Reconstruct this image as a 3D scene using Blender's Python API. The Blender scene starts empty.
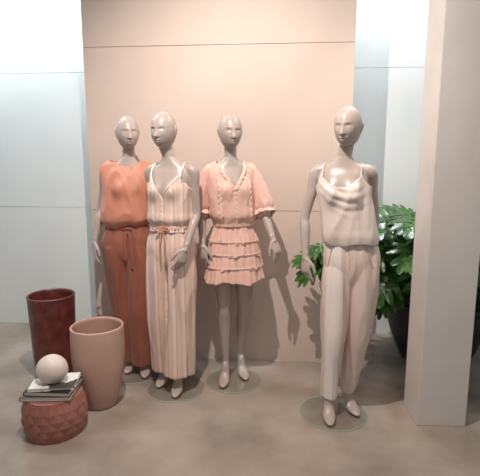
import bpy, bmesh, math, random
from mathutils import Vector, Matrix, noise
random.seed(7)
S = bpy.context.scene
COL = S.collection
pi = math.pi
V = Vector

# ------------------------------------------------------------------ utilities
def lin(c):
    return tuple(((v/255)/12.92 if v/255 <= .04045 else ((v/255+.055)/1.055)**2.4) for v in c) + (1,)

def mat(name, c, rough=.6, c2=None, scale=6, stretch=(1,1,1), bump=0, bscale=60, metal=0, spec=.5, sheen=0, coat=0, lo=.35, hi=.65):
    m = bpy.data.materials.new(name); m.use_nodes = True
    nt = m.node_tree; b = nt.nodes['Principled BSDF']
    b.inputs['Roughness'].default_value = rough
    b.inputs['Metallic'].default_value = metal
    b.inputs['Specular IOR Level'].default_value = spec
    b.inputs['Sheen Weight'].default_value = sheen
    b.inputs['Coat Weight'].default_value = coat
    tc = nt.nodes.new('ShaderNodeTexCoord')
    mp = nt.nodes.new('ShaderNodeMapping'); mp.inputs['Scale'].default_value = stretch
    nt.links.new(tc.outputs['Object'], mp.inputs['Vector'])
    n = nt.nodes.new('ShaderNodeTexNoise'); n.inputs['Scale'].default_value = scale; n.inputs['Detail'].default_value = 6
    nt.links.new(mp.outputs[0], n.inputs['Vector'])
    r = nt.nodes.new('ShaderNodeValToRGB')
    r.color_ramp.elements[0].position = lo; r.color_ramp.elements[1].position = hi
    r.color_ramp.elements[0].color = lin(c); r.color_ramp.elements[1].color = lin(c2 or c)
    nt.links.new(n.outputs['Fac'], r.inputs['Fac'])
    nt.links.new(r.outputs['Color'], b.inputs['Base Color'])
    if bump:
        n2 = nt.nodes.new('ShaderNodeTexNoise'); n2.inputs['Scale'].default_value = bscale; n2.inputs['Detail'].default_value = 4
        nt.links.new(mp.outputs[0], n2.inputs['Vector'])
        bp = nt.nodes.new('ShaderNodeBump'); bp.inputs['Strength'].default_value = bump; bp.inputs['Distance'].default_value = .01
        nt.links.new(n2.outputs['Fac'], bp.inputs['Height'])
        nt.links.new(bp.outputs['Normal'], b.inputs['Normal'])
    return m

def stripes(m, axis, freq, stops, phase=0):
    nt = m.node_tree; b = nt.nodes['Principled BSDF']
    tc = nt.nodes.new('ShaderNodeTexCoord'); sp = nt.nodes.new('ShaderNodeSeparateXYZ')
    nt.links.new(tc.outputs['Object'], sp.inputs[0])
    mu = nt.nodes.new('ShaderNodeMath'); mu.operation = 'MULTIPLY_ADD'; mu.inputs[1].default_value = freq; mu.inputs[2].default_value = phase+50
    nt.links.new(sp.outputs[axis], mu.inputs[0])
    fr = nt.nodes.new('ShaderNodeMath'); fr.operation = 'FRACT'; nt.links.new(mu.outputs[0], fr.inputs[0])
    r = nt.nodes.new('ShaderNodeValToRGB'); r.color_ramp.interpolation = 'LINEAR'
    els = r.color_ramp.elements
    els[0].position = stops[0][0]; els[0].color = lin(stops[0][1])
    els[1].position = stops[-1][0]; els[1].color = lin(stops[-1][1])
    for p, c in stops[1:-1]:
        e = els.new(p); e.color = lin(c)
    nt.links.new(fr.outputs[0], r.inputs['Fac'])
    nt.links.new(r.outputs['Color'], b.inputs['Base Color'])
    return m

def link(name, me, m, loc=(0,0,0), parent=None, smooth=True, rz=0):
    o = bpy.data.objects.new(name, me); COL.objects.link(o)
    o.location = loc; o.rotation_euler[2] = rz
    if parent: o.parent = parent
    if m: me.materials.clear(); me.materials.append(m)
    for p in me.polygons: p.use_smooth = smooth
    return o

def top(o, label, cat, group=None):
    o['label'] = label; o['category'] = cat
    if group: o['group'] = group
    return o

def tomesh(bm, name):
    bmesh.ops.recalc_face_normals(bm, faces=bm.faces)
    me = bpy.data.meshes.new(name); bm.to_mesh(me); bm.free(); return me

def remesh(bm, voxel, smooth_it, name, factor=.5):
    me = tomesh(bm, name)
    o = bpy.data.objects.new('tmp', me); COL.objects.link(o)
    r = o.modifiers.new('r', 'REMESH'); r.mode = 'VOXEL'; r.voxel_size = voxel
    s = o.modifiers.new('s', 'SMOOTH'); s.factor = factor; s.iterations = smooth_it
    dg = bpy.context.evaluated_depsgraph_get(); dg.update()
    out = bpy.data.meshes.new_from_object(o.evaluated_get(dg))
    bpy.data.objects.remove(o); out.name = name
    return out

def catmull(a, t):
    n = len(a)-1; x = t*n; i = min(int(x), n-1); f = x-i
    p0 = a[max(i-1,0)]; p1 = a[i]; p2 = a[i+1]; p3 = a[min(i+2,n)]
    return .5*((2*p1)+(p2-p0)*f+(2*p0-5*p1+4*p2-p3)*f*f+(3*p1-p0-3*p2+p3)*f*f*f)

def table(tab, z):
    if z <= tab[0][0]: return tab[0][1:]
    if z >= tab[-1][0]: return tab[-1][1:]
    for i in range(len(tab)-1):
        if tab[i][0] <= z <= tab[i+1][0]:
            f = (z-tab[i][0])/(tab[i+1][0]-tab[i][0])
            r0 = tab[max(i-1,0)]; r1 = tab[i]; r2 = tab[i+1]; r3 = tab[min(i+2,len(tab)-1)]
            out = []
            for k in range(1, len(r1)):
                h = r2[0]-r1[0]
                m1 = (r2[k]-r0[k])/max(r2[0]-r0[0],1e-6)*h; m2 = (r3[k]-r1[k])/max(r3[0]-r1[0],1e-6)*h
                out.append((2*f**3-3*f**2+1)*r1[k]+(f**3-2*f**2+f)*m1+(-2*f**3+3*f**2)*r2[k]+(f**3-f**2)*m2)
            return out

def loft(bm, rings, close=False, cap=True):
    vr = [[bm.verts.new(p) for p in r] for r in rings]
    n = len(vr[0])
    for a, b in zip(vr, vr[1:]):
        for i in range(n):
            bm.faces.new((a[i], a[(i+1)%n], b[(i+1)%n], b[i]))
    if cap:
        bm.faces.new(vr[0][::-1]); bm.faces.new(vr[-1])
    return vr

def tube(bm, pts, rad, ref=(0,1,0), seg=20, sub=6, caps=(True,True), ripple=None, closeends=True):
    pts = [V(p) for p in pts]; rad = [V((r,r)) if not isinstance(r,(tuple,list)) else V(r) for r in rad]
    N = (len(pts)-1)*sub; rings = []; ref = V(ref)
    P = [catmull(pts, i/N) for i in range(N+1)]; R = [catmull(rad, i/N) for i in range(N+1)]
    fr = []
    for i in range(N+1):
        t = (P[min(i+1,N)]-P[max(i-1,0)]).normalized()
        a = (ref-t*ref.dot(t)).normalized(); b = t.cross(a)
        fr.append((t,a,b))
    def ring(c, a, b, r, s, k=0):
        out = []
        for j in range(seg):
            th = 2*pi*j/seg; q = 1+(ripple(k,th) if ripple else 0)
            out.append(c+a*(math.cos(th)*r[0]*s*q)+b*(math.sin(th)*r[1]*s*q))
        return out
    if caps[0]:
        t,a,b = fr[0]
        for al in (80,55,30): rings.append(ring(P[0]-t*min(R[0])*math.sin(math.radians(al)),a,b,R[0],math.cos(math.radians(al))))
    for i in range(N+1):
        t,a,b = fr[i]; rings.append(ring(P[i],a,b,R[i],1,i/N))
    if caps[1]:
        t,a,b = fr[-1]
        for al in (30,55,80): rings.append(ring(P[-1]+t*min(R[-1])*math.sin(math.radians(al)),a,b,R[-1],math.cos(math.radians(al))))
    return loft(bm, rings, cap=closeends)

def lathe(profile, name, seg=64):
    bm = bmesh.new()
    loft(bm, [[V((r*math.cos(2*pi*j/seg), r*math.sin(2*pi*j/seg), z)) for j in range(seg)] for r,z in profile])
    return tomesh(bm, name)

def box(bm, x0,x1,y0,y1,z0,z1, bev=0):
    r = bmesh.ops.create_cube(bm, size=1)
    vs = r['verts']
    for v in vs:
        v.co = V(((x0+x1)/2+v.co.x*(x1-x0), (y0+y1)/2+v.co.y*(y1-y0), (z0+z1)/2+v.co.z*(z1-z0)))
    if bev:
        es = set(e for v in vs for e in v.link_edges)
        bmesh.ops.bevel(bm, geom=list(es), offset=bev, segments=2, affect='EDGES')

# ------------------------------------------------------------------ materials
M_wall   = mat('white_paint', (226,230,230), .7, (221,226,227), 3, bump=.03, bscale=200)
M_panel  = mat('panel_paint', (213,197,187), .6, (208,192,182), 2, bump=.03, bscale=200)
M_col    = mat('column_paint', (212,207,203), .65, (206,201,197), 4, bump=.05, bscale=150)
M_ceil   = mat('ceiling_paint', (160,156,152), .8)
M_floor  = mat('polished_concrete', (132,121,111), .20, (176,163,151), 2.4, bump=.03, bscale=30, lo=.28, hi=.72)
M_skin   = mat('mannequin_lacquer', (178,164,157), .34, (173,159,152), 3, spec=.5)
M_rust   = mat('terracotta_crepe', (203,138,114), .5, (196,129,106), 8, bump=.12, bscale=250, sheen=.2)
M_rustd  = mat('dark_terracotta_crepe', (152,92,72), .65, (143,84,66), 8, bump=.12, bscale=250, sheen=.2)
M_stripe = stripes(mat('striped_cotton', (225,190,172), .75, bump=.12, bscale=250), 'X', 17,
    [(0,(224,194,180)),(.28,(224,194,180)),(.34,(230,212,203)),(.56,(230,212,203)),(.62,(213,176,160)),(.70,(213,176,160)),(.76,(225,199,186)),(1,(224,194,180))])
M_pale   = mat('cream_cotton_trim', (232,220,212), .7)
M_tan    = mat('tan_cord', (196,134,110), .7)
M_blush  = mat('blush_cotton', (222,178,163), .8, (228,190,176), 40, bump=.08, bscale=120, sheen=.2)
M_blush2 = mat('blush_ruffle_trim', (231,197,184), .8, (226,188,174), 30, bump=.08, bscale=140)
M_satin  = mat('cream_satin', (226,213,205), .36, (221,207,199), 6, sheen=.1)
M_trous  = stripes(mat('blush_crepe', (224,200,186), .5, bump=.1, bscale=250), 'X', 1,
    [(0,(214,194,185)),(.39,(214,194,185)),(.40,(228,218,212)),(.460,(228,218,212)),(.470,(216,197,188)),(1,(216,197,188))], .5)
M_band   = mat('blush_seam', (196,175,165), .6)
M_burg   = mat('burgundy_glaze', (118,56,50), .36, (78,34,32), 14, bump=.2, bscale=50, coat=.25)
M_terra  = mat('pale_terracotta', (192,158,143), .85, (182,147,132), 5, bump=.15, bscale=60)
M_facet  = mat('faceted_terracotta', (156,104,91), .55, (148,96,84), 10)
M_ceram  = mat('cream_ceramic', (222,208,200), .45, (212,196,187), 12)
M_pot    = mat('black_planter', (15,15,16), .4, (22,22,24), 20)
M_soil   = mat('soil', (40,30,22), .95, (60,45,32), 60, bump=.6)
M_leaf   = mat('leaf', (30,66,34), .24, (70,112,48), 6, bump=.1, bscale=60)
M_stem   = mat('stem', (52,86,42), .5)
M_paper  = mat('paper', (228,222,214), .8, (210,203,194), 200, stretch=(1,1,20))
M_cov1   = mat('black_cover', (34,32,32), .4)
M_cov2   = mat('printed_white_cover', (232,228,224), .35, (76,70,68), 7, lo=.54, hi=.57)
M_cov3   = mat('grey_cover', (116,104,98), .5, (96,86,80), 16)

M_glass = bpy.data.materials.new('clear_glass'); M_glass.use_nodes = True
nt = M_glass.node_tree; nt.nodes.clear()
out = nt.nodes.new('ShaderNodeOutputMaterial'); mx = nt.nodes.new('ShaderNodeMixShader')
tr = nt.nodes.new('ShaderNodeBsdfTransparent'); tr.inputs[0].default_value = (.99,.998,.994,1)
gl = nt.nodes.new('ShaderNodeBsdfGlossy'); gl.inputs['Roughness'].default_value = .05
mx.inputs[0].default_value = .10
nt.links.new(tr.outputs[0], mx.inputs[1]); nt.links.new(gl.outputs[0], mx.inputs[2])
nt.links.new(mx.outputs[0], out.inputs[0])
M_edge = mat('glass_edge', (168,190,180), .15)

# ------------------------------------------------------------------ room
YAW = -.08
def structure(name, boxes, m, loc, rz=0, bev=0):
    bm = bmesh.new()
    for b in boxes: box(bm, *b, bev=bev)
    o = link(name, tomesh(bm, name), m, loc, smooth=False, rz=rz); o['kind'] = 'structure'; return o
structure('floor', [(-3.2,3.4,-1.5,5,-.1,0)], M_floor, (0,0,0))
structure('ceiling', [(-3.2,3.4,-1.5,5,3.4,3.5)], M_ceil, (0,0,0))
g = .0015
structure('wall_back', [(-3.2,3.4,.008,.2,0,3.4)]+[(xa+g,xb-g,0,.008,za+g,zb-g) for (xa,xb) in ((-3.2,-.4),(-.4,.6),(.6,3.3)) for (za,zb) in ((-.003,1.10),(1.10,2.255),(2.255,3.4))], M_wall, (0,4.00,0), YAW)
structure('wall_left', [(-2.55,-2.4,-1.5,4.3,0,3.4)], M_wall, (0,0,0))
structure('wall_right', [(2.5,2.65,-1.5,3.9,0,3.4)], M_wall, (0,0,0))
g = .0018
structure('wall_partition', [(-1.115,.78,.02,.14,0,3.4)]+[(-1.115,.78,0,.02,za+g,zb-g) for (za,zb) in ((-.003,1.15),(1.15,2.30),(2.30,3.4))], M_panel, (0,3.34,0), YAW)
structure('wall_column', [(0,.275,0,.24,0,3.4)], M_col, (1.02,2.44,0), -.03, bev=.003)

# ------------------------------------------------------------------ mannequins
TORSO = [(.82,.10,.07,.0),(.86,.135,.092,.008),(.91,.150,.104,.012),(.97,.145,.10,.012),(1.04,.123,.086,.006),(1.11,.107,.075,0),(1.19,.112,.079,0),
         (1.28,.128,.088,.002),(1.37,.140,.088,.008),(1.43,.142,.074,.012),(1.465,.122,.060,.014),(1.50,.070,.050,.012),(1.53,.041,.042,.008)]

class Pose:
    pass

def torso_pt(P, th, z, tab, dxy=0, bust=1):
    rx, ry, cy = table(tab, z)[:3]
    c, s = math.cos(th), math.sin(th)
    e = 2/2.25
    x = (rx+dxy)*math.copysign(abs(c)**e, c); y = (ry+dxy)*math.copysign(abs(s)**e, s)+cy
    if s < 0 and bust:
        w = sum(math.exp(-((x-sx*.06)/.042)**2-((z-1.325)/.052)**2) for sx in (-1,1))
        y -= .038*w*min(1,-s*1.6)*bust
    q = Matrix.Rotation(P.yaw,3,'Z') @ V((x,y,0))
    return V((q.x+spine(P,z), q.y, z))

def spine(P, z):
    return table([(.8,P.hip),(.97,P.hip),(1.2,(P.hip+P.chest)/2),(1.4,P.chest),(1.5,P.chest),(1.62,P.head),(1.8,P.head)], z)[0]

def L(P, x, y, z):
    q = Matrix.Rotation(P.yaw,3,'Z') @ V((x,y,0))
    return V((q.x+spine(P,z), q.y, z))

def hand(bm, w, d, side, nrm, s=1):
    w = V(w); d = V(d).normalized(); side = V(side); side = (side-d*side.dot(d)).normalized()
    nrm0 = V(nrm); n = d.cross(side)
    if n.dot(nrm0) < 0: n = -n
    tube(bm, [w-d*.02, w+d*.015, w+d*.05, w+d*.085, w+d*.093], [(.021,.017),(.024,.016),(.036,.015),(.039,.013),(.035,.010)], ref=side, seg=16, sub=4)
    for off, ln, c0, r in ((.030,.074,.10,.0085),(.010,.083,.16,.0088),(-.010,.077,.24,.0085),(-.029,.060,.34,.0078)):
        p = w+d*(.082-abs(off)*.25)+side*off
        sp = side*(off*1.8)
        pts = [p-d*.02]; a = c0*.4; pts.append(p)
        for f in (.45,.30,.25):
            a += c0+.08
            p = p+(d*math.cos(a)+n*math.sin(a)+sp).normalized()*ln*f; pts.append(p)
        tube(bm, pts, [r,r*1.02,r*.95,r*.88,r*.75], ref=side, seg=10, sub=3)
    p = w+d*.02+side*.018
    t = (d*.78+side*.62+n*.30).normalized()
    p2 = p+t*.038; t2 = (d*.92+side*.35+n*.30).normalized(); p3 = p2+t2*.030; p4 = p3+(d+n*.2+side*.1).normalized()*.022
    tube(bm, [p,p2,p3,p4], [.014,.0115,.0095,.0078], ref=n, seg=10, sub=3)

def head(bm, P):
    R = Matrix.Rotation(P.headyaw,3,'Z') @ Matrix.Rotation(P.headtilt,3,'X')
    C = V((P.head, -.018, 1.690))
    nu, nv = 110, 84
    rings = []
    G = lambda a,b: math.exp(-(a/b)**2)
    for j in range(1,nv):
        ph = pi*j/nv-pi/2; uz = math.sin(ph); ring=[]
        k = max(0,-uz)
        if uz >= 0: hr = max(0,1-uz**2.25)**.5
        else: hr = max(0,1-k**2.9)**.5
        for i in range(nu):
            th = 2*pi*i/nu; ux = math.cos(th); uy = math.sin(th)
            wx = .0745*hr*(1-.26*k**1.2); wy = .095*hr
            x = ux*wx; y = uy*wy; z = uz*.110
            if k > 0:
                if uy > 0: y *= 1-.42*k
                else: y -= .005*k*(-uy)
            else:
                if uy < 0: y *= 1-.06*uz
            if uy*hr < -.12:
                w = min(1,(-uy*hr-.12)*2.5); dy = 0
                nz = max(0, min(1,(.012-z)/.044)) * (1 if z>-.034 else max(0,1-(-.034-z)/.008))
                dy -= .021*nz*G(x,.009+.005*nz)
                dy -= .003*G(x,.010)*G(z-.012,.014)
                for sx in (-1,1):
                    dy += .0100*G(x-sx*.029,.016)*G(z-.006,.012)
                    dy -= .0065*G(x-sx*.029,.0115)*G(z-.001,.0075)
                    dy -= .0025*G(x-sx*.028,.020)*G(z-.025,.006)
                    dy -= .003*G(x-sx*.040,.016)*G(z+.022,.016)
                dy -= .0090*G(x,.017)*G(z+.054,.0055)
                dy -= .0105*G(x,.014)*G(z+.067,.006)
                dy += .0055*G(x,.019)*G(z+.0605,.0025)
                dy += .003*G(x,.02)*G(z+.079,.006)
                dy -= .006*G(x,.018)*G(z+.095,.010)
                y += dy*w
            ring.append(C+R@V((x,y,z)))
        rings.append(ring)
    loft(bm, rings)
    for sx in (-1,1):
        pts = [C+R@V((sx*.068,.008,-.030)), C+R@V((sx*.074,.012,-.008)), C+R@V((sx*.076,.018,.014)), C+R@V((sx*.071,.014,.024))]
        tube(bm, pts, [(.006,.006),(.006,.011),(.006,.013),(.005,.008)], ref=R@V((1,0,0)), seg=10, sub=3)

def leg_pts(P, k):
    sx = -1 if k == 0 else 1
    hx, (bx, by, ang) = sx*.070, P.feet[k]
    f = V((math.sin(ang), -math.cos(ang), 0))
    ball = V((bx,by,.03)); ankle = V((bx,by,.160))-f*.070
    hip = L(P, hx, .008, .90)
    knee = hip.lerp(ankle, .50)+V((sx*.004,-.018,0)); knee.z = .515
    bend = getattr(P,'bend',(0,0))[k]
    knee += f*bend
    return hip, knee, ankle, ball, f

def make_body(P, root):
    bm = bmesh.new()
    loft(bm, [[torso_pt(P, 2*pi*i/72, .82+.71*j/70, TORSO) for i in range(72)] for j in range(71)])
    for sx in (-1,1):
        tube(bm, [L(P,sx*.062,.06,.86),L(P,sx*.065,.062,.93)], [.048,.05], seg=20)
    tube(bm, [L(P,0,.014,1.46), L(P,0,.006,1.53), V((P.head,-.002,1.60)), V((P.head,-.005,1.66))], [(.052,.052),(.040,.041),(.038,.040),(.043,.045)], seg=28)
    head(bm, P)
    for k in (0,1):
        hip, knee, ankle, ball, f = leg_pts(P, k)
        th1 = hip.lerp(knee,.25); th2 = hip.lerp(knee,.6)+V((0,-.006,0)); kb = knee.lerp(ankle,.3)+V((0,.022,0)); kc = knee.lerp(ankle,.68)+V((0,.010,0))
        tube(bm, [hip+V((0,0,.02)), th1, th2, knee, kb, kc, ankle, ankle+V((0,0,-.03))],
             [(.085,.078),(.080,.074),(.063,.060),(.046,.044),(.052,.048),(.034,.033),(.022,.023),(.024,.024)], ref=f, seg=28)
        side = f.cross(V((0,0,1)))
        tube(bm, [ankle+V((0,0,-.048))-f*.030, ankle+V((0,0,-.050))+f*.010, ball+V((0,0,.034))-f*.036, ball+V((0,0,0))+f*.008, ball+V((0,0,-.009))+f*.056, ball+V((0,0,-.013))+f*.078],
             [(.020,.026),(.025,.030),(.030,.024),(.037,.020),(.028,.013),(.016,.008)], ref=side, seg=20)
    for k in (0,1):
        sx = -1 if k == 0 else 1
        A = P.arms[k]
        sh = L(P, sx*.145, .012, 1.445); el = V(A[0]); wr = V(A[1])
        inn = L(P, sx*.095, .012, 1.458)
        s1 = sh.lerp(el,.14)+V((sx*.006,0,0))
        tube(bm, [inn, sh, s1, sh.lerp(el,.42), el, el.lerp(wr,.35), wr, wr+(wr-el).normalized()*.015],
             [.034,.036,.035,.031,.0265,.0285,.019,.0195], seg=24, ref=(.3,1,0))
        hand(bm, wr, V(A[2]), A[3], A[4])
    me = remesh(bm, .0033, 2, 'body')
    return link('body', me, M_skin, parent=root)

def add_base(root, x, y, r=.188):
    me = lathe([(.001,0),(r,0),(r,.006),(.001,.006)], 'base', 96)
    o = link('base', me, M_glass, (x,y,0.0005), root, smooth=False)
    bm = bmesh.new(); rings=[]
    seg=96
    for rr,z in ((r+.0003,0),(r+.0016,.001),(r+.0016,.0055),(r+.0003,.0065)):
        rings.append([V((rr*math.cos(2*pi*j/seg), rr*math.sin(2*pi*j/seg), z)) for j in range(seg)])
    rings.append(rings[0])
    loft(bm, rings, cap=False)
    link('base_rim', tomesh(bm,'base_rim'), M_edge, (0,0,0), o)
    o['label'] = 'round clear glass base plate'
    return o

def fold(me, amp, sc, seed=0, zmin=-9, zmax=99, diag=0):
    vs = [v.co.copy() for v in me.vertices]; ns = [v.normal.copy() for v in me.vertices]
    for i, v in enumerate(me.vertices):
        p = vs[i]
        w = min(1,max(0,(p.z-zmin)/.03))*min(1,max(0,(zmax-p.z)/.03))
        zz = p.z+diag*p.x
        d = noise.noise(V((p.x*sc[0]+seed, p.y*sc[1], zz*sc[2])))+.5*noise.noise(V((p.x*sc[0]*2.1+seed+9, p.y*sc[1]*2.1, zz*sc[2]*1.6)))
        d = (1-abs(d)*2.2)*.6
        v.co = p+ns[i]*(d*amp*w)

def shell(P, tab, z0, z1, keep, name, m, parent, ex=None, bust=1, seg=180, step=.005, thick=.003, f=None, diag=0):
    bm = bmesh.new(); n = int((z1-z0)/step); vr=[]; info={}
    Ri = Matrix.Rotation(-P.yaw,3,'Z')
    for j in range(n+1):
        z = z0+(z1-z0)*j/n; row=[]
        for i in range(seg):
            th = 2*pi*i/seg
            p = torso_pt(P, th, z, tab, 0, bust)
            c = V((p.x-spine(P,z), p.y, 0)); q = Ri@c
            loc = V((q.x,q.y,z))
            if ex: p = p+c.normalized()*ex(loc, th)
            v = bm.verts.new(p); row.append(v); info[v]=loc
        vr.append(row)
    for a,b in zip(vr,vr[1:]):
        for i in range(seg):
            qd = (a[i],a[(i+1)%seg],b[(i+1)%seg],b[i])
            c = sum((info[v] for v in qd), V())/4
            if keep(c): bm.faces.new(qd)
    bmesh.ops.delete(bm, geom=[v for v in bm.verts if not v.link_faces], context='VERTS')
    me = tomesh(bm, name)
    if f: me.update(); fold(me, *f, diag=diag)
    o = link(name, me, m, parent=parent)
    s = o.modifiers.new('thickness','SOLIDIFY'); s.thickness = thick; s.offset = 1
    return o

def trousers(P, name, m, parent, zw, pel, legr, zh, foldp, seed, rip=0.0, hemshift=0, kk=(6,11)):
    bm = bmesh.new()
    loft(bm, [[torso_pt(P, 2*pi*i/64, .70+(zw-.70)*j/50, pel, 0, 0) for i in range(64)] for j in range(51)])
    for k in (0,1):
        hip, knee, ankle, ball, f = leg_pts(P,k)
        sx = -1 if k==0 else 1
        hem = V((ankle.x+sx*hemshift, ankle.y-.012, zh)); kn = V((knee.x,knee.y+.012,knee.z))
        h0 = hip+V((-sx*.002,0,.03)); th = h0.lerp(kn,.34)+V((sx*.003,-.004,0))
        rp = (lambda t,a: rip*min(1,t*1.6)*(math.sin(kk[0]*a+seed+1.5*t)+.6*math.sin(kk[1]*a+2*seed-t))) if rip else None
        tube(bm, [h0, th, kn, kn.lerp(hem,.5), hem], legr, ref=(0,1,0), seg=72, sub=10, caps=(True,False), ripple=rp)
    me = remesh(bm, .005, 8, name)
    fold(me, foldp[0], foldp[1], seed, zmin=-1)
    return link(name, me, m, parent=parent)

def ring_band(P, tab, z0, z1, off, name, m, parent, ripple=0, nrip=40):
    bm = bmesh.new(); seg=200
    def rg(z,o):
        return [torso_pt(P,2*pi*i/seg,z,tab,o+ripple*math.sin(nrip*2*pi*i/seg),0) for i in range(seg)]
    zm=(z0+z1)/2
    loft(bm, [rg(z0,0),rg(z0+.002,off*.8),rg(zm,off),rg(z1-.002,off*.8),rg(z1,0)], cap=False)
    return link(name, tomesh(bm,name), m, parent=parent)

def cord(pts, r, name, m, parent, flat=None, ref=(0,1,0)):
    bm = bmesh.new()
    tube(bm, pts, [flat or r]*len(pts), ref=ref, seg=10, sub=6)
    return link(name, tomesh(bm,name), m, parent=parent)

def surf_pt(P, tab, x, z, off=.004, front=True):
    best=None
    for i in range(0,181):
        th = -pi*i/180 if front else pi*i/180
        p = torso_pt(P, th, z, tab, off)
        q = Matrix.Rotation(-P.yaw,3,'Z')@V((p.x-spine(P,z),p.y,0))
        e = abs(q.x-x)
        if best is None or e<best[0]: best=(e,p)
    return best[1]

def new_root(name, loc):
    e = bpy.data.objects.new(name, None); COL.objects.link(e); e.location = loc; e.empty_display_size=.1; return e

PEL = [(.70,.050,.040,.004),(.78,.100,.066,.006),(.85,.144,.092,.006),(.91,.158,.108,.008),(.97,.158,.112,.010),(1.04,.138,.100,.008),(1.11,.120,.088,.002),(1.14,.118,.086,.0)]
GRP = 'lacquered display mannequins in blush and rust outfits'

# ---- mannequin in rust set
P = Pose(); P.yaw=.12; P.hip=-.028; P.chest=.002; P.head=.012; P.headyaw=.38; P.headtilt=.06
P.feet=[(-.045,.03,-.10),(.078,-.04,.15)]
P.bend=(0,.03)
P.arms=[[(-.200,.020,1.185),(-.232,-.045,.970),(-.03,-.12,-.9),(.45,-.9,0),(1,.4,0)],
        [(.160,.045,1.185),(.160,.03,.965),(-.02,-.08,-.9),(-.45,-.9,0),(-1,.4,0)]]
root = new_root('mannequin', (-.755,3.13,0))
top(root,'bald greige mannequin in rust sleeveless top and dark rust wide trousers','mannequin',GRP)
make_body(P, root); add_base(root, -.005,-.005)
T1=[(1.07,.118,.088,.002),(1.09,.142,.110,.002),(1.12,.160,.126,.002),(1.20,.158,.120,0),(1.28,.154,.112,0),(1.37,.166,.104,.006),(1.43,.178,.086,.010),(1.465,.170,.068,.012),(1.49,.132,.060,.012),(1.515,.084,.056,.010),(1.54,.050,.052,.008)]
blouse = shell(P,T1,1.07,1.54, lambda c: not (c.z>1.462+6*c.x*c.x and c.y<0) and not (c.z>1.502), 'blouse', M_rust, root, f=(.022,(8,8,3.4),3), diag=.9, bust=.65)
tr1 = trousers(P,'trousers',M_rustd,root,1.13,PEL,[(.104,.086),(.106,.088),(.096,.088),(.098,.094),(.102,.098)],.085,(.020,(10,10,1.5)),5,rip=.03,kk=(3,5))
ring_band(P,PEL,1.045,1.075,.006,'sash',M_rustd,tr1,.0015,23)
a=surf_pt(P,PEL,.02,1.06,.014)
cord([a,a+V((.012,-.010,-.05)),a+V((.018,-.012,-.16)),a+V((.022,-.010,-.27))],.01,'sash_tail',M_rustd,tr1,flat=(.003,.011))
cord([a,a+V((-.016,-.010,-.04)),a+V((-.022,-.012,-.13)),a+V((-.020,-.010,-.21))],.01,'sash_tail',M_rustd,tr1,flat=(.003,.011))
cord([a+V((-.016,0,0)),a+V((0,-.008,.003)),a+V((.016,0,0))],.009,'sash_knot',M_rustd,tr1)

# ---- mannequin in striped jumpsuit
P = Pose(); P.yaw=-.34; P.hip=-.002; P.chest=.006; P.head=-.022; P.headyaw=-.38; P.headtilt=.08
P.feet=[(-.088,.06,-.25),(.028,-.07,-.05)]
P.bend=(.03,0)
P.arms=[[(-.125,.105,1.19),(-.100,.115,.97),(0,-.05,-.9),(.4,-.9,0),(1,.3,0)],
        [(.168,-.030,1.185),(.110,-.145,.985),(-.30,-.22,-.9),(-.75,-.6,-.2),(-.5,.7,0)]]
root = new_root('mannequin', (-.44,2.89,0))
top(root,'bald greige mannequin in striped blush strappy wide-leg jumpsuit','mannequin',GRP)
make_body(P, root); add_base(root,.010,-.005)
T2=[(1.07,.132,.102,.004),(1.11,.126,.096,.002),(1.15,.144,.112,0),(1.20,.140,.106,0),(1.28,.140,.100,0),(1.37,.150,.100,.006),(1.43,.150,.090,.010),(1.47,.128,.074,.012),(1.50,.09,.06,.01)]
def keep2(c):
    if c.z>1.375 and abs(c.x)>.108: return False
    if c.y>0.01 and c.z>1.38: return False
    if c.y<=0.01:
        if abs(c.x)<(c.z-1.285)*.72: return False
        if c.z>1.432: return False
        if abs(c.x)>.150-(c.z-1.33)*.45 and c.z>1.34: return False
    return True
js = shell(P,T2,1.07,1.44,keep2,'jumpsuit',M_stripe,root,f=(.010,(12,12,4),11),bust=.8)
trousers(P,'wide_legs',M_stripe,js,1.12,PEL,[(.104,.088),(.106,.092),(.100,.090),(.102,.094),(.106,.098)],.125,(.018,(11,11,1.4)),21,rip=.04,kk=(3,6))
for sx in (-1,1):
    pts=[surf_pt(P,T2,sx*.004,1.285), surf_pt(P,T2,sx*.045,1.35), surf_pt(P,T2,sx*.10,1.43), L(P,sx*.096,.012,1.498), surf_pt(P,T2,sx*.09,1.45,.004,False), surf_pt(P,T2,sx*.075,1.38,.004,False)]
    cord(pts,.006,'strap',M_pale,js,flat=(.0055,.0025),ref=(1,0,0))
    cord([surf_pt(P,T2,sx*.085,z,.004) for z in (1.385,1.33,1.26,1.19,1.12)],.003,'seam_trim',M_pale,js)
for z in (1.265,1.235,1.205,1.175,1.145):
    p=surf_pt(P,T2,0,z,.006)
    bm=bmesh.new(); bmesh.ops.create_uvsphere(bm,u_segments=12,v_segments=8,radius=.006)
    for v in bm.verts: v.co.y*=.5
    link('button',tomesh(bm,'button'),M_tan,p,js)
ring_band(P,T2,1.085,1.115,.006,'waist_band',M_blush,js,.003,36)
a=surf_pt(P,T2,.0,1.10,.014)
cord([a,a+V((.022,-.012,.008)),a+V((.045,-.006,-.016)),a+V((.020,-.008,-.014)),a],.0035,'drawstring',M_tan,js)
cord([a,a+V((-.022,-.012,.008)),a+V((-.045,-.006,-.016)),a+V((-.020,-.008,-.014)),a],.0035,'drawstring',M_tan,js)
cord([a,a+V((.012,-.02,-.06)),a+V((.014,-.024,-.15)),a+V((.02,-.024,-.22))],.0035,'drawstring',M_tan,js)
cord([a,a+V((-.012,-.02,-.06)),a+V((-.016,-.024,-.13)),a+V((-.014,-.022,-.18))],.0035,'drawstring',M_tan,js)

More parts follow.
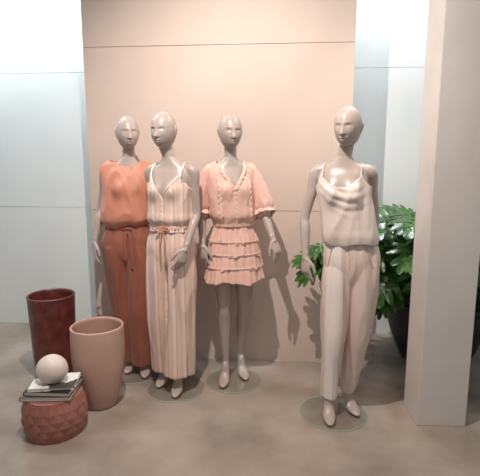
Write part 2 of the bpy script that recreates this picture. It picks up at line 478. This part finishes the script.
# ---- mannequin in tiered dress
P = Pose(); P.yaw=.24; P.hip=.012; P.chest=-.010; P.head=-.012; P.headyaw=.26; P.headtilt=.08
P.feet=[(-.058,-.05,-.12),(.072,.06,.26)]
P.bend=(.0,.035)
P.arms=[[(-.206,.03,1.185),(-.192,-.065,.975),(.05,-.14,-.9),(.65,-.7,0),(1,.6,0)],
        [(.200,.03,1.190),(.262,-.070,1.010),(.33,-.20,-.9),(-.75,-.7,0),(-1,.5,0)]]
root = new_root('mannequin', (-.050,3.00,0))
top(root,'bald greige mannequin in blush ruffled tiered mini dress','mannequin',GRP)
make_body(P, root); add_base(root,.005,0)
T3=[(1.09,.124,.094,.002),(1.12,.128,.098,.002),(1.16,.148,.114,0),(1.22,.148,.110,0),(1.28,.148,.106,0),(1.37,.156,.102,.006),(1.43,.156,.088,.010),(1.47,.134,.072,.012),(1.50,.092,.058,.012),(1.53,.058,.053,.01)]
def keep3(c):
    if c.z>1.500: return False
    if c.y<0 and abs(c.x)<(c.z-1.325)*.58: return False
    return True
dress = shell(P,T3,1.09,1.525,keep3,'dress',M_blush,root,f=(.013,(11,11,3.5),31),bust=.7)
for sx,k in ((-1,0),(1,1)):
    sh=L(P,sx*.134,.012,1.440); el=V(P.arms[k][0]); wr=V(P.arms[k][1])
    bm=bmesh.new()
    rp=lambda t,th: .08*t*math.sin(6*th+3*t)+.04*t*math.sin(11*th)
    ox=V((sx*.010,0,0))
    tube(bm,[L(P,sx*.10,.012,1.448),sh,sh.lerp(el,.35)+ox,sh.lerp(el,.72)+ox,el+V((0,0,.03)),el+V((0,0,-.010))],[.040,.046,.056,.067,.068,.054],seg=64,sub=8,ripple=rp,caps=(True,True))
    me=tomesh(bm,'sleeve'); me.update(); fold(me,.008,(16,16,6),41+k)
    link('sleeve',me,M_blush,parent=dress)
    bm=bmesh.new(); c=el+V((0,0,.008)); d=(wr-el).normalized(); a=V((0,1,0)); a=(a-d*a.dot(d)).normalized(); b=d.cross(a); rings=[]
    for t in range(10):
        f=t/9; rr=.058+.014*f
        rings.append([c+d*(.048*f+.005*f*math.sin(3*2*pi*j/120))+(a*math.cos(2*pi*j/120)+b*math.sin(2*pi*j/120))*(rr*(1+.08*f*math.sin(11*2*pi*j/120+k)+.04*f*math.sin(5*2*pi*j/120))) for j in range(120)])
    loft(bm,rings,cap=False)
    o=link('sleeve_ruffle',tomesh(bm,'sleeve_ruffle'),M_blush2,parent=dress)
    s=o.modifiers.new('t','SOLIDIFY'); s.thickness=.0015
SK=[(.70,.208,.168,.006),(.80,.192,.154,.008),(.90,.178,.138,.010),(1.0,.160,.120,.008),(1.06,.140,.104,.006),(1.12,.124,.094,.002)]
tz=[(1.115,.985),(.998,.902),(.915,.817),(.830,.728)]
for q,(za,zb) in enumerate(tz):
    bm=bmesh.new(); rings=[]; n=14; seg=320
    for t in range(n+1):
        f=t/n; z=za+(zb-za)*f; ring=[]
        for i in range(seg):
            th=2*pi*i/seg
            rip=(.25+.75*f)*(.0040*math.sin(27*th+q*1.3+1.5*math.sin(3*th))+.0055*math.sin(8*th+q*2+math.sin(2*th)))
            ring.append(torso_pt(P,th,z+.010*f*math.sin(5*th+q*1.7)+.004*f*math.sin(13*th+q),SK,-.003+.003*f**1.2+rip,0))
        rings.append(ring)
    loft(bm,rings,cap=False)
    o=link('skirt_tier',tomesh(bm,'skirt_tier'),M_blush,parent=dress)
    s=o.modifiers.new('t','SOLIDIFY'); s.thickness=.0012
    bm=bmesh.new(); rings=[]
    for t in range(4):
        f=t/3; z=za+.003-.012*f
        rings.append([torso_pt(P,2*pi*i/seg,z,SK,.003+.002*math.sin(pi*f)+.0015*math.sin(50*2*pi*i/seg),0) for i in range(seg)])
    loft(bm,rings,cap=False)
    link('gathered_trim',tomesh(bm,'gathered_trim'),M_blush2,parent=dress)
def ruffle(path, w, name, m, parent, nr=26, amp=.006):
    bm=bmesh.new(); n=len(path)*8; rows=[]
    pts=[catmull(path,i/n) for i in range(n+1)]
    for i,p in enumerate(pts):
        t=(pts[min(i+1,n)]-pts[max(i-1,0)]).normalized(); o_=V((0,-1,0)); s_=t.cross(o_).normalized()
        wv=math.sin(i/n*nr*2*pi)*amp
        rows.append([bm.verts.new(p-s_*w*.5+V((0,-.006-wv,0))), bm.verts.new(p+V((0,-.004,0))), bm.verts.new(p+s_*w*.5+V((0,-.006+wv,0)))])
    for a,b in zip(rows,rows[1:]):
        for j in (0,1): bm.faces.new((a[j],a[j+1],b[j+1],b[j]))
    o=link(name,tomesh(bm,name),m,parent=parent)
    s=o.modifiers.new('t','SOLIDIFY'); s.thickness=.0012
for sx in (-1,1):
    ruffle([surf_pt(P,T3,sx*.002,1.325),surf_pt(P,T3,sx*.042,1.39),surf_pt(P,T3,sx*.075,1.45),L(P,sx*.082,-.02,1.490),L(P,sx*.078,.03,1.498)],.022,'neck_ruffle',M_blush2,dress,9,.004)
    ruffle([surf_pt(P,T3,sx*.095,z,.005) for z in (1.44,1.40,1.34,1.28,1.22,1.16,1.11)],.026,'front_ruffle',M_blush2,dress,10,.005)
cord([surf_pt(P,T3,0,z,.004) for z in (1.325,1.27,1.21,1.16,1.10)],.006,'placket',M_blush2,dress,flat=(.010,.003),ref=(1,0,0))
for z in (1.305,1.275,1.245,1.215,1.185,1.155):
    bm=bmesh.new(); bmesh.ops.create_uvsphere(bm,u_segments=12,v_segments=8,radius=.005)
    link('button',tomesh(bm,'button'),M_pale,surf_pt(P,T3,0,z,.008),dress)
ring_band(P,T3,1.10,1.122,.005,'waist_ruffle',M_blush2,dress,.003,44)

# ---- mannequin in cream cowl camisole and trousers
P = Pose(); P.yaw=-.34; P.hip=.042; P.chest=-.022; P.head=-.008; P.headyaw=-.55; P.headtilt=.10
P.feet=[(-.076,-.10,-.10),(.080,.0,.25)]
P.bend=(.02,.03)
P.arms=[[(-.222,.055,1.190),(-.226,-.020,.970),(.01,-.14,-.9),(.50,-.85,0),(1,.4,0)],
        [(.190,.085,1.190),(.188,.135,.965),(.0,.05,-.9),(-.35,-.9,0),(-1,.3,0)]]
root = new_root('mannequin', (.60,2.60,0))
top(root,'bald greige mannequin in cream cowl-neck camisole and blush tapered trousers','mannequin',GRP)
make_body(P, root); add_base(root,-.035,-.02,.2)
T4=[(1.035,.144,.114,.006),(1.05,.150,.120,.006),(1.09,.154,.124,.004),(1.13,.151,.119,.002),(1.20,.145,.112,0),(1.28,.142,.105,0),(1.37,.148,.102,.006),(1.43,.148,.092,.010),(1.47,.128,.074,.012)]
def keep4(c):
    if c.y<=0.012:
        if c.z>1.362+6.0*c.x*c.x: return False
        if c.z>1.352 and abs(c.x)>.152-(c.z-1.352)*.55: return False
        if c.z<1.045+.012*math.sin(c.x*24): return False
        return c.z<1.437
    return c.z<1.372-.35*max(0,.12-abs(c.x))*.4
def ex4(l,th):
    if l.y>0: return 0
    u=l.z-3.5*l.x*l.x+.25*l.x
    w=math.exp(-((u-1.31)/.075)**2)*max(0,1-abs(l.x)/.14)
    return w*(.009+.0045*math.sin(u*2*pi/.050))
cami = shell(P,T4,1.035,1.44,keep4,'camisole',M_satin,root,ex=ex4,f=(.014,(9,9,3),51),step=.004,bust=.7,diag=-.8,thick=.002)
for sx in (-1,1):
    cord([surf_pt(P,T4,sx*.104,1.425,.003),L(P,sx*.104,-.03,1.475),L(P,sx*.100,.012,1.494),L(P,sx*.096,.06,1.472),surf_pt(P,T4,sx*.09,1.36,.002,False)],.0026,'strap',M_satin,cami)
PEL4=[(.70,.048,.040,.004),(.78,.098,.070,.004),(.85,.138,.094,.002),(.91,.152,.108,.004),(.97,.154,.112,.006),(1.04,.142,.104,.006),(1.11,.120,.090,.002),(1.14,.116,.084,.0)]
tr4 = trousers(P,'trousers',M_trous,root,1.09,PEL4,[(.100,.082),(.100,.084),(.080,.070),(.060,.056),(.043,.043)],.115,(.013,(13,13,2.0)),61,rip=.03,kk=(3,5))
cord([surf_pt(P,PEL4,.0,z,.003) for z in (1.03,.99,.95,.91)],.0022,'fly_seam',M_band,tr4)
for sx in (-1,1):
    cord([surf_pt(P,PEL4,sx*(.098+.032*t),1.02-.13*t,.003) for t in (0,.33,.66,1)],.0026,'pocket_seam',M_band,tr4)

# ------------------------------------------------------------------ pots at the left
def pot_prof(outer, t, floor_z=.03):
    inner=[(max(r-t,.01),z) for r,z in outer]
    inner=[p for p in inner if p[1]>floor_z]
    top_z=outer[-1][1]
    return [(.001,0)]+outer+[(outer[-1][0]-t*.5,top_z+.006)]+inner[::-1]+[(.001,floor_z)]
o=[(.122,.0),(.132,.012)]+[(.132+.024*(k/20)**.8, .012+.575*k/20) for k in range(1,21)]+[(.159,.595)]
vase=link('vase',lathe(pot_prof(o,.014),'vase'),M_burg,(-1.305,3.07,0)); top(vase,'tall tapered dark burgundy mottled floor vase','vase')
o=[(.086,0),(.096,.008)]+[(.097+.064*math.sin(pi*.60*(k/120)**.85)+.00030*math.sin(k*pi/2), .010+.490*k/120) for k in range(1,121)]+[(.159,.512)]
pot=link('plant_pot',lathe(pot_prof(o,.014),'plant_pot'),M_terra,(-.875,2.69,0)); top(pot,'matte pale terracotta barrel pot, empty, beside the burgundy vase','pot')

SX,SY=-1.045,2.41
bm=bmesh.new(); n=14; rows=5; H=.215
def rad(z): return .150+.024*math.sin(pi*(.06+.88*z/H))
def gp(j,a,dr=0):
    z=H*j/rows; r=rad(z)+dr; return V((r*math.cos(a),r*math.sin(a),z))
da=2*pi/n
for j in range(0,rows+1):
    for i in range(n):
        ac=(i+.5*(j%2))*da
        l=gp(j,ac-da/2); r_=gp(j,ac+da/2); c=gp(j,ac,.005)
        up=gp(j+1,ac) if j<rows else None; dn=gp(j-1,ac) if j>0 else None
        if j in (0,rows): c=gp(j,ac)
        for tri in ((c,r_,up),(c,up,l),(c,l,dn),(c,dn,r_)):
            if tri[0] is None or tri[1] is None or tri[2] is None: continue
            bm.faces.new([bm.verts.new(p) for p in tri])
for z in (0,H):
    rr=rad(z)
    bm.faces.new([bm.verts.new(V((rr*math.cos(da*.5*k),rr*math.sin(da*.5*k),z))) for k in range(2*n)])
ring0=[V(((rad(H)-.004)*math.cos(da*.5*k),(rad(H)-.004)*math.sin(da*.5*k),H)) for k in range(2*n)]
loft(bm,[ring0,[V((p.x,p.y,H+.008)) for p in ring0],[V((p.x*.9,p.y*.9,H+.010)) for p in ring0]])
bmesh.ops.remove_doubles(bm,verts=bm.verts,dist=.0002)
st=link('faceted_stool',tomesh(bm,'faceted_stool'),M_facet,(SX,SY,0),smooth=False); top(st,'low drum stool with diamond-faceted terracotta surface','stool')

def book(z,h,w,d,rz,mc,label,dx=0,dy=0):
    bm=bmesh.new()
    t=.003
    box(bm,-w/2,w/2,-d/2,d/2,0,t,.0006); box(bm,-w/2,w/2,-d/2,d/2,h-t,h,.0006); box(bm,-w/2,-w/2+t,-d/2,d/2,t,h-t)
    o=link('book',tomesh(bm,'book'),mc,(SX+dx,SY+dy,z),smooth=False,rz=rz)
    bm=bmesh.new(); box(bm,-w/2+t,w/2-.004,-d/2+.004,d/2-.004,t,h-t)
    link('pages',tomesh(bm,'pages'),M_paper,parent=o,smooth=False)
    top(o,label,'book','books stacked on the faceted stool')
z0=H+.0105
book(z0,.026,.27,.22,.03,M_cov3,'grey-brown covered book at the bottom of the pile',-.01,0)
book(z0+.0265,.024,.25,.20,-.05,M_cov1,'black covered book in the middle of the pile',.005,-.005)
book(z0+.0510,.018,.24,.18,.12,M_cov2,'white book with dark printed cover on top',.01,.0)
bm=bmesh.new(); rings=[]; nu=64; nv=48
for j in range(1,nv):
    ph=pi*j/nv-pi/2; r=[]
    for i in range(nu):
        th=2*pi*i/nu; c=math.cos(ph); q=1.0
        zz=math.sin(ph)
        gz=zz+.42+.22*math.sin(th+2.4)
        q-=.07*math.exp(-(gz/.08)**2)
        if zz<-.3: q-= .08*(-zz-.3)
        z=zz*.082 if zz>-.84 else -.84*.082
        r.append(V((math.cos(th)*c*.086*q*(1-.04*zz), math.sin(th)*c*.078*q, z+.069)))
    rings.append(r)
loft(bm,rings)
eg=link('ornament',tomesh(bm,'ornament'),M_ceram,(SX+.0,SY-.005,z0+.0695)); top(eg,'rounded cream ceramic ornament with carved groove on the books','ornament')

# ------------------------------------------------------------------ plant
root = new_root('potted_plant',(1.50,3.38,0)); top(root,'large split-leaf philodendron in a black planter behind the column','plant')
o=[(.235,0),(.25,.015)]+[(.25+.12*math.sin(pi*.5*k/12),.015+.43*k/12) for k in range(1,13)]+[(.385,.455),(.385,.49)]
link('planter',lathe(pot_prof(o,.022,.05),'planter'),M_pot,parent=root)
link('soil',lathe([(.001,.38),(.32,.38),(.32,.40),(.2,.425),(.001,.43)],'soil'),M_soil,parent=root)
leafbm=bmesh.new(); stembm=bmesh.new()
def leaf(base, d, up, L_, W):
    d=d.normalized(); s=d.cross(up).normalized(); n=s.cross(d).normalized()
    cu=random.uniform(.2,.7)
    def P3(x,y):
        z=-cu*(x*x)/W-.45*(y*y)/L_+.22*abs(x)
        return base+s*x+d*y+n*z
    K=7
    for sx in (-1,1):
        for k in range(K):
            t=k/(K-1); y=L_*(.0+.80*t)
            ln=W*(.66+.42*math.sin(pi*(.12+.66*t)))*(1-.36*t*t)
            ang=math.radians(-50+112*t); bw=L_*.074
            dx=math.cos(ang); dy=math.sin(ang); px,py=-dy,dx
            prof=[(0,bw*1.1),(.30,bw*1.15),(.50,bw*1.05),(.75,bw*.98),(.92,bw*.62)]
            prev=None
            wob=random.uniform(-.08,.08)
            for q,wd in prof:
                cx=ln*q*dx; cy=y+ln*q*dy+wob*ln*q*q
                a=leafbm.verts.new(P3(sx*(cx+px*wd),cy+py*wd)); b=leafbm.verts.new(P3(sx*(cx-px*wd),cy-py*wd))
                c=leafbm.verts.new(P3(sx*cx,cy)-n*.006)
                if prev:
                    leafbm.faces.new((prev[0],a,c,prev[2])); leafbm.faces.new((prev[2],c,b,prev[1]))
                prev=(a,b,c)
            tip=leafbm.verts.new(P3(sx*ln*dx,y+ln*dy+wob*ln))
            leafbm.faces.new((prev[0],tip,prev[2])); leafbm.faces.new((prev[2],tip,prev[1]))
    vs=[leafbm.verts.new(P3(x*W,y*L_)) for x,y in ((0,-.02),(.30,-.14),(.48,.08),(.44,.40),(.28,.70),(.10,.95),(0,1.08),(-.10,.95),(-.28,.70),(-.44,.40),(-.48,.08),(-.30,-.14))]
    m=[leafbm.verts.new(P3(0,y*L_)-n*.004) for y in (.15,.42,.70,.92)]
    F=leafbm.faces.new
    F((vs[0],vs[1],vs[2],m[0])); F((m[0],vs[2],vs[3],m[1])); F((m[1],vs[3],vs[4],m[2])); F((m[2],vs[4],vs[5],m[3])); F((m[3],vs[5],vs[6]))
    F((vs[0],m[0],vs[10],vs[11])); F((m[0],m[1],vs[9],vs[10])); F((m[1],m[2],vs[8],vs[9])); F((m[2],m[3],vs[7],vs[8])); F((m[3],vs[6],vs[7]))
O=V((1.50,3.38,0))
spec=[]
for b,d,l in (((.57,2.98,.90),(-1,-.05,.05),.20),((.59,2.96,.84),(-1,-.2,-.2),.21),((.50,3.00,.85),(-.8,-.1,-.5),.15),((.59,2.95,.95),(-.8,-.2,.1),.15),
              ((1.10,3.12,1.06),(-.6,-.5,.25),.28),((1.18,3.06,1.14),(-.3,-.6,.1),.28),((1.06,3.10,.92),(-.8,-.5,.0),.28),((1.08,3.04,.80),(-.6,-.7,-.2),.29),
              ((1.14,3.00,.98),(-.3,-.8,.0),.29),((1.12,3.04,.72),(-.6,-.6,-.1),.27),((1.04,3.14,.70),(-.8,-.5,-.2),.25),((1.22,3.04,1.06),(.0,-.7,.0),.28),
              ((1.10,3.16,1.14),(-.6,-.3,.1),.27),((1.20,3.00,.84),(-.1,-.8,-.2),.29),((1.08,3.10,.66),(-.6,-.5,-.4),.22),
              ((1.02,3.20,1.00),(-.5,-.5,.1),.26),((1.00,3.16,.82),(-.4,-.7,-.1),.26),((1.24,3.02,.76),(-.2,-.9,-.1),.26),
              ((1.72,3.06,.84),(.3,-.9,.1),.27),((1.82,3.06,.70),(.5,-.8,-.1),.27),((1.70,3.02,.98),(.1,-.9,.1),.27),((1.66,3.00,.66),(.1,-.9,-.1),.24),((1.78,3.0,.92),(.2,-.8,0),.28),((1.9,3.1,.86),(.5,-.8,0),.28),((1.62,2.95,.78),(.0,-.9,-.1),.27),((1.70,2.92,.72),(.1,-.9,-.1),.25),
              ((1.66,2.86,.90),(.3,-.7,.0),.27),((1.62,2.84,1.00),(.4,-.6,.1),.26),((1.60,2.82,.80),(.4,-.6,-.1),.26)):
    spec.append((V(b),V(d),l))
for i in range(62):
    a=random.uniform(0,2*pi); e=random.uniform(.2,1.25); r=random.uniform(.28,.60)
    dirv=V((math.cos(a)*math.cos(e),math.sin(a)*math.cos(e)*.75,math.sin(e)))
    b=V((O.x,O.y-.03,.55))+dirv*r
    spec.append((b,V((dirv.x,dirv.y-.25,dirv.z*.3-.10)),random.uniform(.22,.29)))
for b,d,l in spec:
    tipp=b+d.normalized()*l
    if tipp.y>3.66 or b.y>3.58: continue
    if tipp.x>2.35: continue
    if tipp.x<.9 and tipp.y>3.14: continue
    leaf(b-O, d, V((0,-.55,1)), l, l*.60)
    start=V((random.uniform(-.08,.08),random.uniform(-.08,.08),.40)); e=b-O
    mid=start.lerp(e,.5)+V((0,0,.10+.05*random.random()))
    tube(stembm,[start,mid,e],[.008,.006,.004],ref=(.3,.9,.1),seg=8,sub=5)
link('foliage',tomesh(leafbm,'foliage'),M_leaf,parent=root,smooth=True)
link('stems',tomesh(stembm,'stems'),M_stem,parent=root)

# ------------------------------------------------------------------ lights
def spot(name, loc, tgt, power, color, size=100, rad=.05, blend=.6):
    l=bpy.data.lights.new(name,'SPOT'); l.energy=power; l.color=color; l.spot_size=math.radians(size); l.spot_blend=blend; l.shadow_soft_size=rad
    o=bpy.data.objects.new(name,l); COL.objects.link(o); o.location=loc
    o.rotation_euler=(V(tgt)-V(loc)).to_track_quat('-Z','Y').to_euler(); return o
def area(name, loc, tgt, power, color, sx, sy):
    l=bpy.data.lights.new(name,'AREA'); l.shape='RECTANGLE'; l.size=sx; l.size_y=sy; l.energy=power; l.color=color
    o=bpy.data.objects.new(name,l); COL.objects.link(o); o.location=loc
    o.rotation_euler=(V(tgt)-V(loc)).to_track_quat('-Z','Y').to_euler(); return o
W1=(1,.87,.78)
spot('overhead_spot',(-.38,1.60,3.15),(.10,3.1,1.0),255,W1,108,.014,.9)
spot('overhead_spot',(.9,1.3,3.2),(-.30,3.3,1.3),26,W1,100,.02,.9)
spot('overhead_spot',(.75,2.3,3.3),(1.30,3.3,.7),45,(1,.90,.80),60,.05,.7)  # extra spot added to brighten the plant, not a fitting of the room
spot('overhead_spot',(1.02,3.45,3.3),(.92,3.25,0),80,(1,.97,.93),34,.05,.7)
area('front_fill_light',(0,-.9,2.2),(0,3,1.2),13,(1,.94,.90),3.0,1.6)  # unseen fill added from the open front, lifts shade and the column face
area('wall_washer',(-1.85,3.50,3.35),(-1.85,4.10,.6),34,(.88,.96,1),1.2,.2)
area('wall_washer',(1.35,3.30,3.35),(1.30,3.85,.6),26,(.90,.96,1),1.0,.2)
w=bpy.data.worlds.new('world'); S.world=w; w.use_nodes=True
w.node_tree.nodes['Background'].inputs[0].default_value=(1,.98,.97,1); w.node_tree.nodes['Background'].inputs[1].default_value=.21

# ------------------------------------------------------------------ camera
cam=bpy.data.cameras.new('camera'); co=bpy.data.objects.new('camera',cam); COL.objects.link(co)
cam.sensor_fit='HORIZONTAL'; cam.sensor_width=36; cam.lens=36*460/480; cam.clip_start=.05
co.location=(0,0,1.5); co.rotation_euler=(math.radians(90-9.38),0,0)
S.camera=co
S.view_settings.view_transform='Standard'
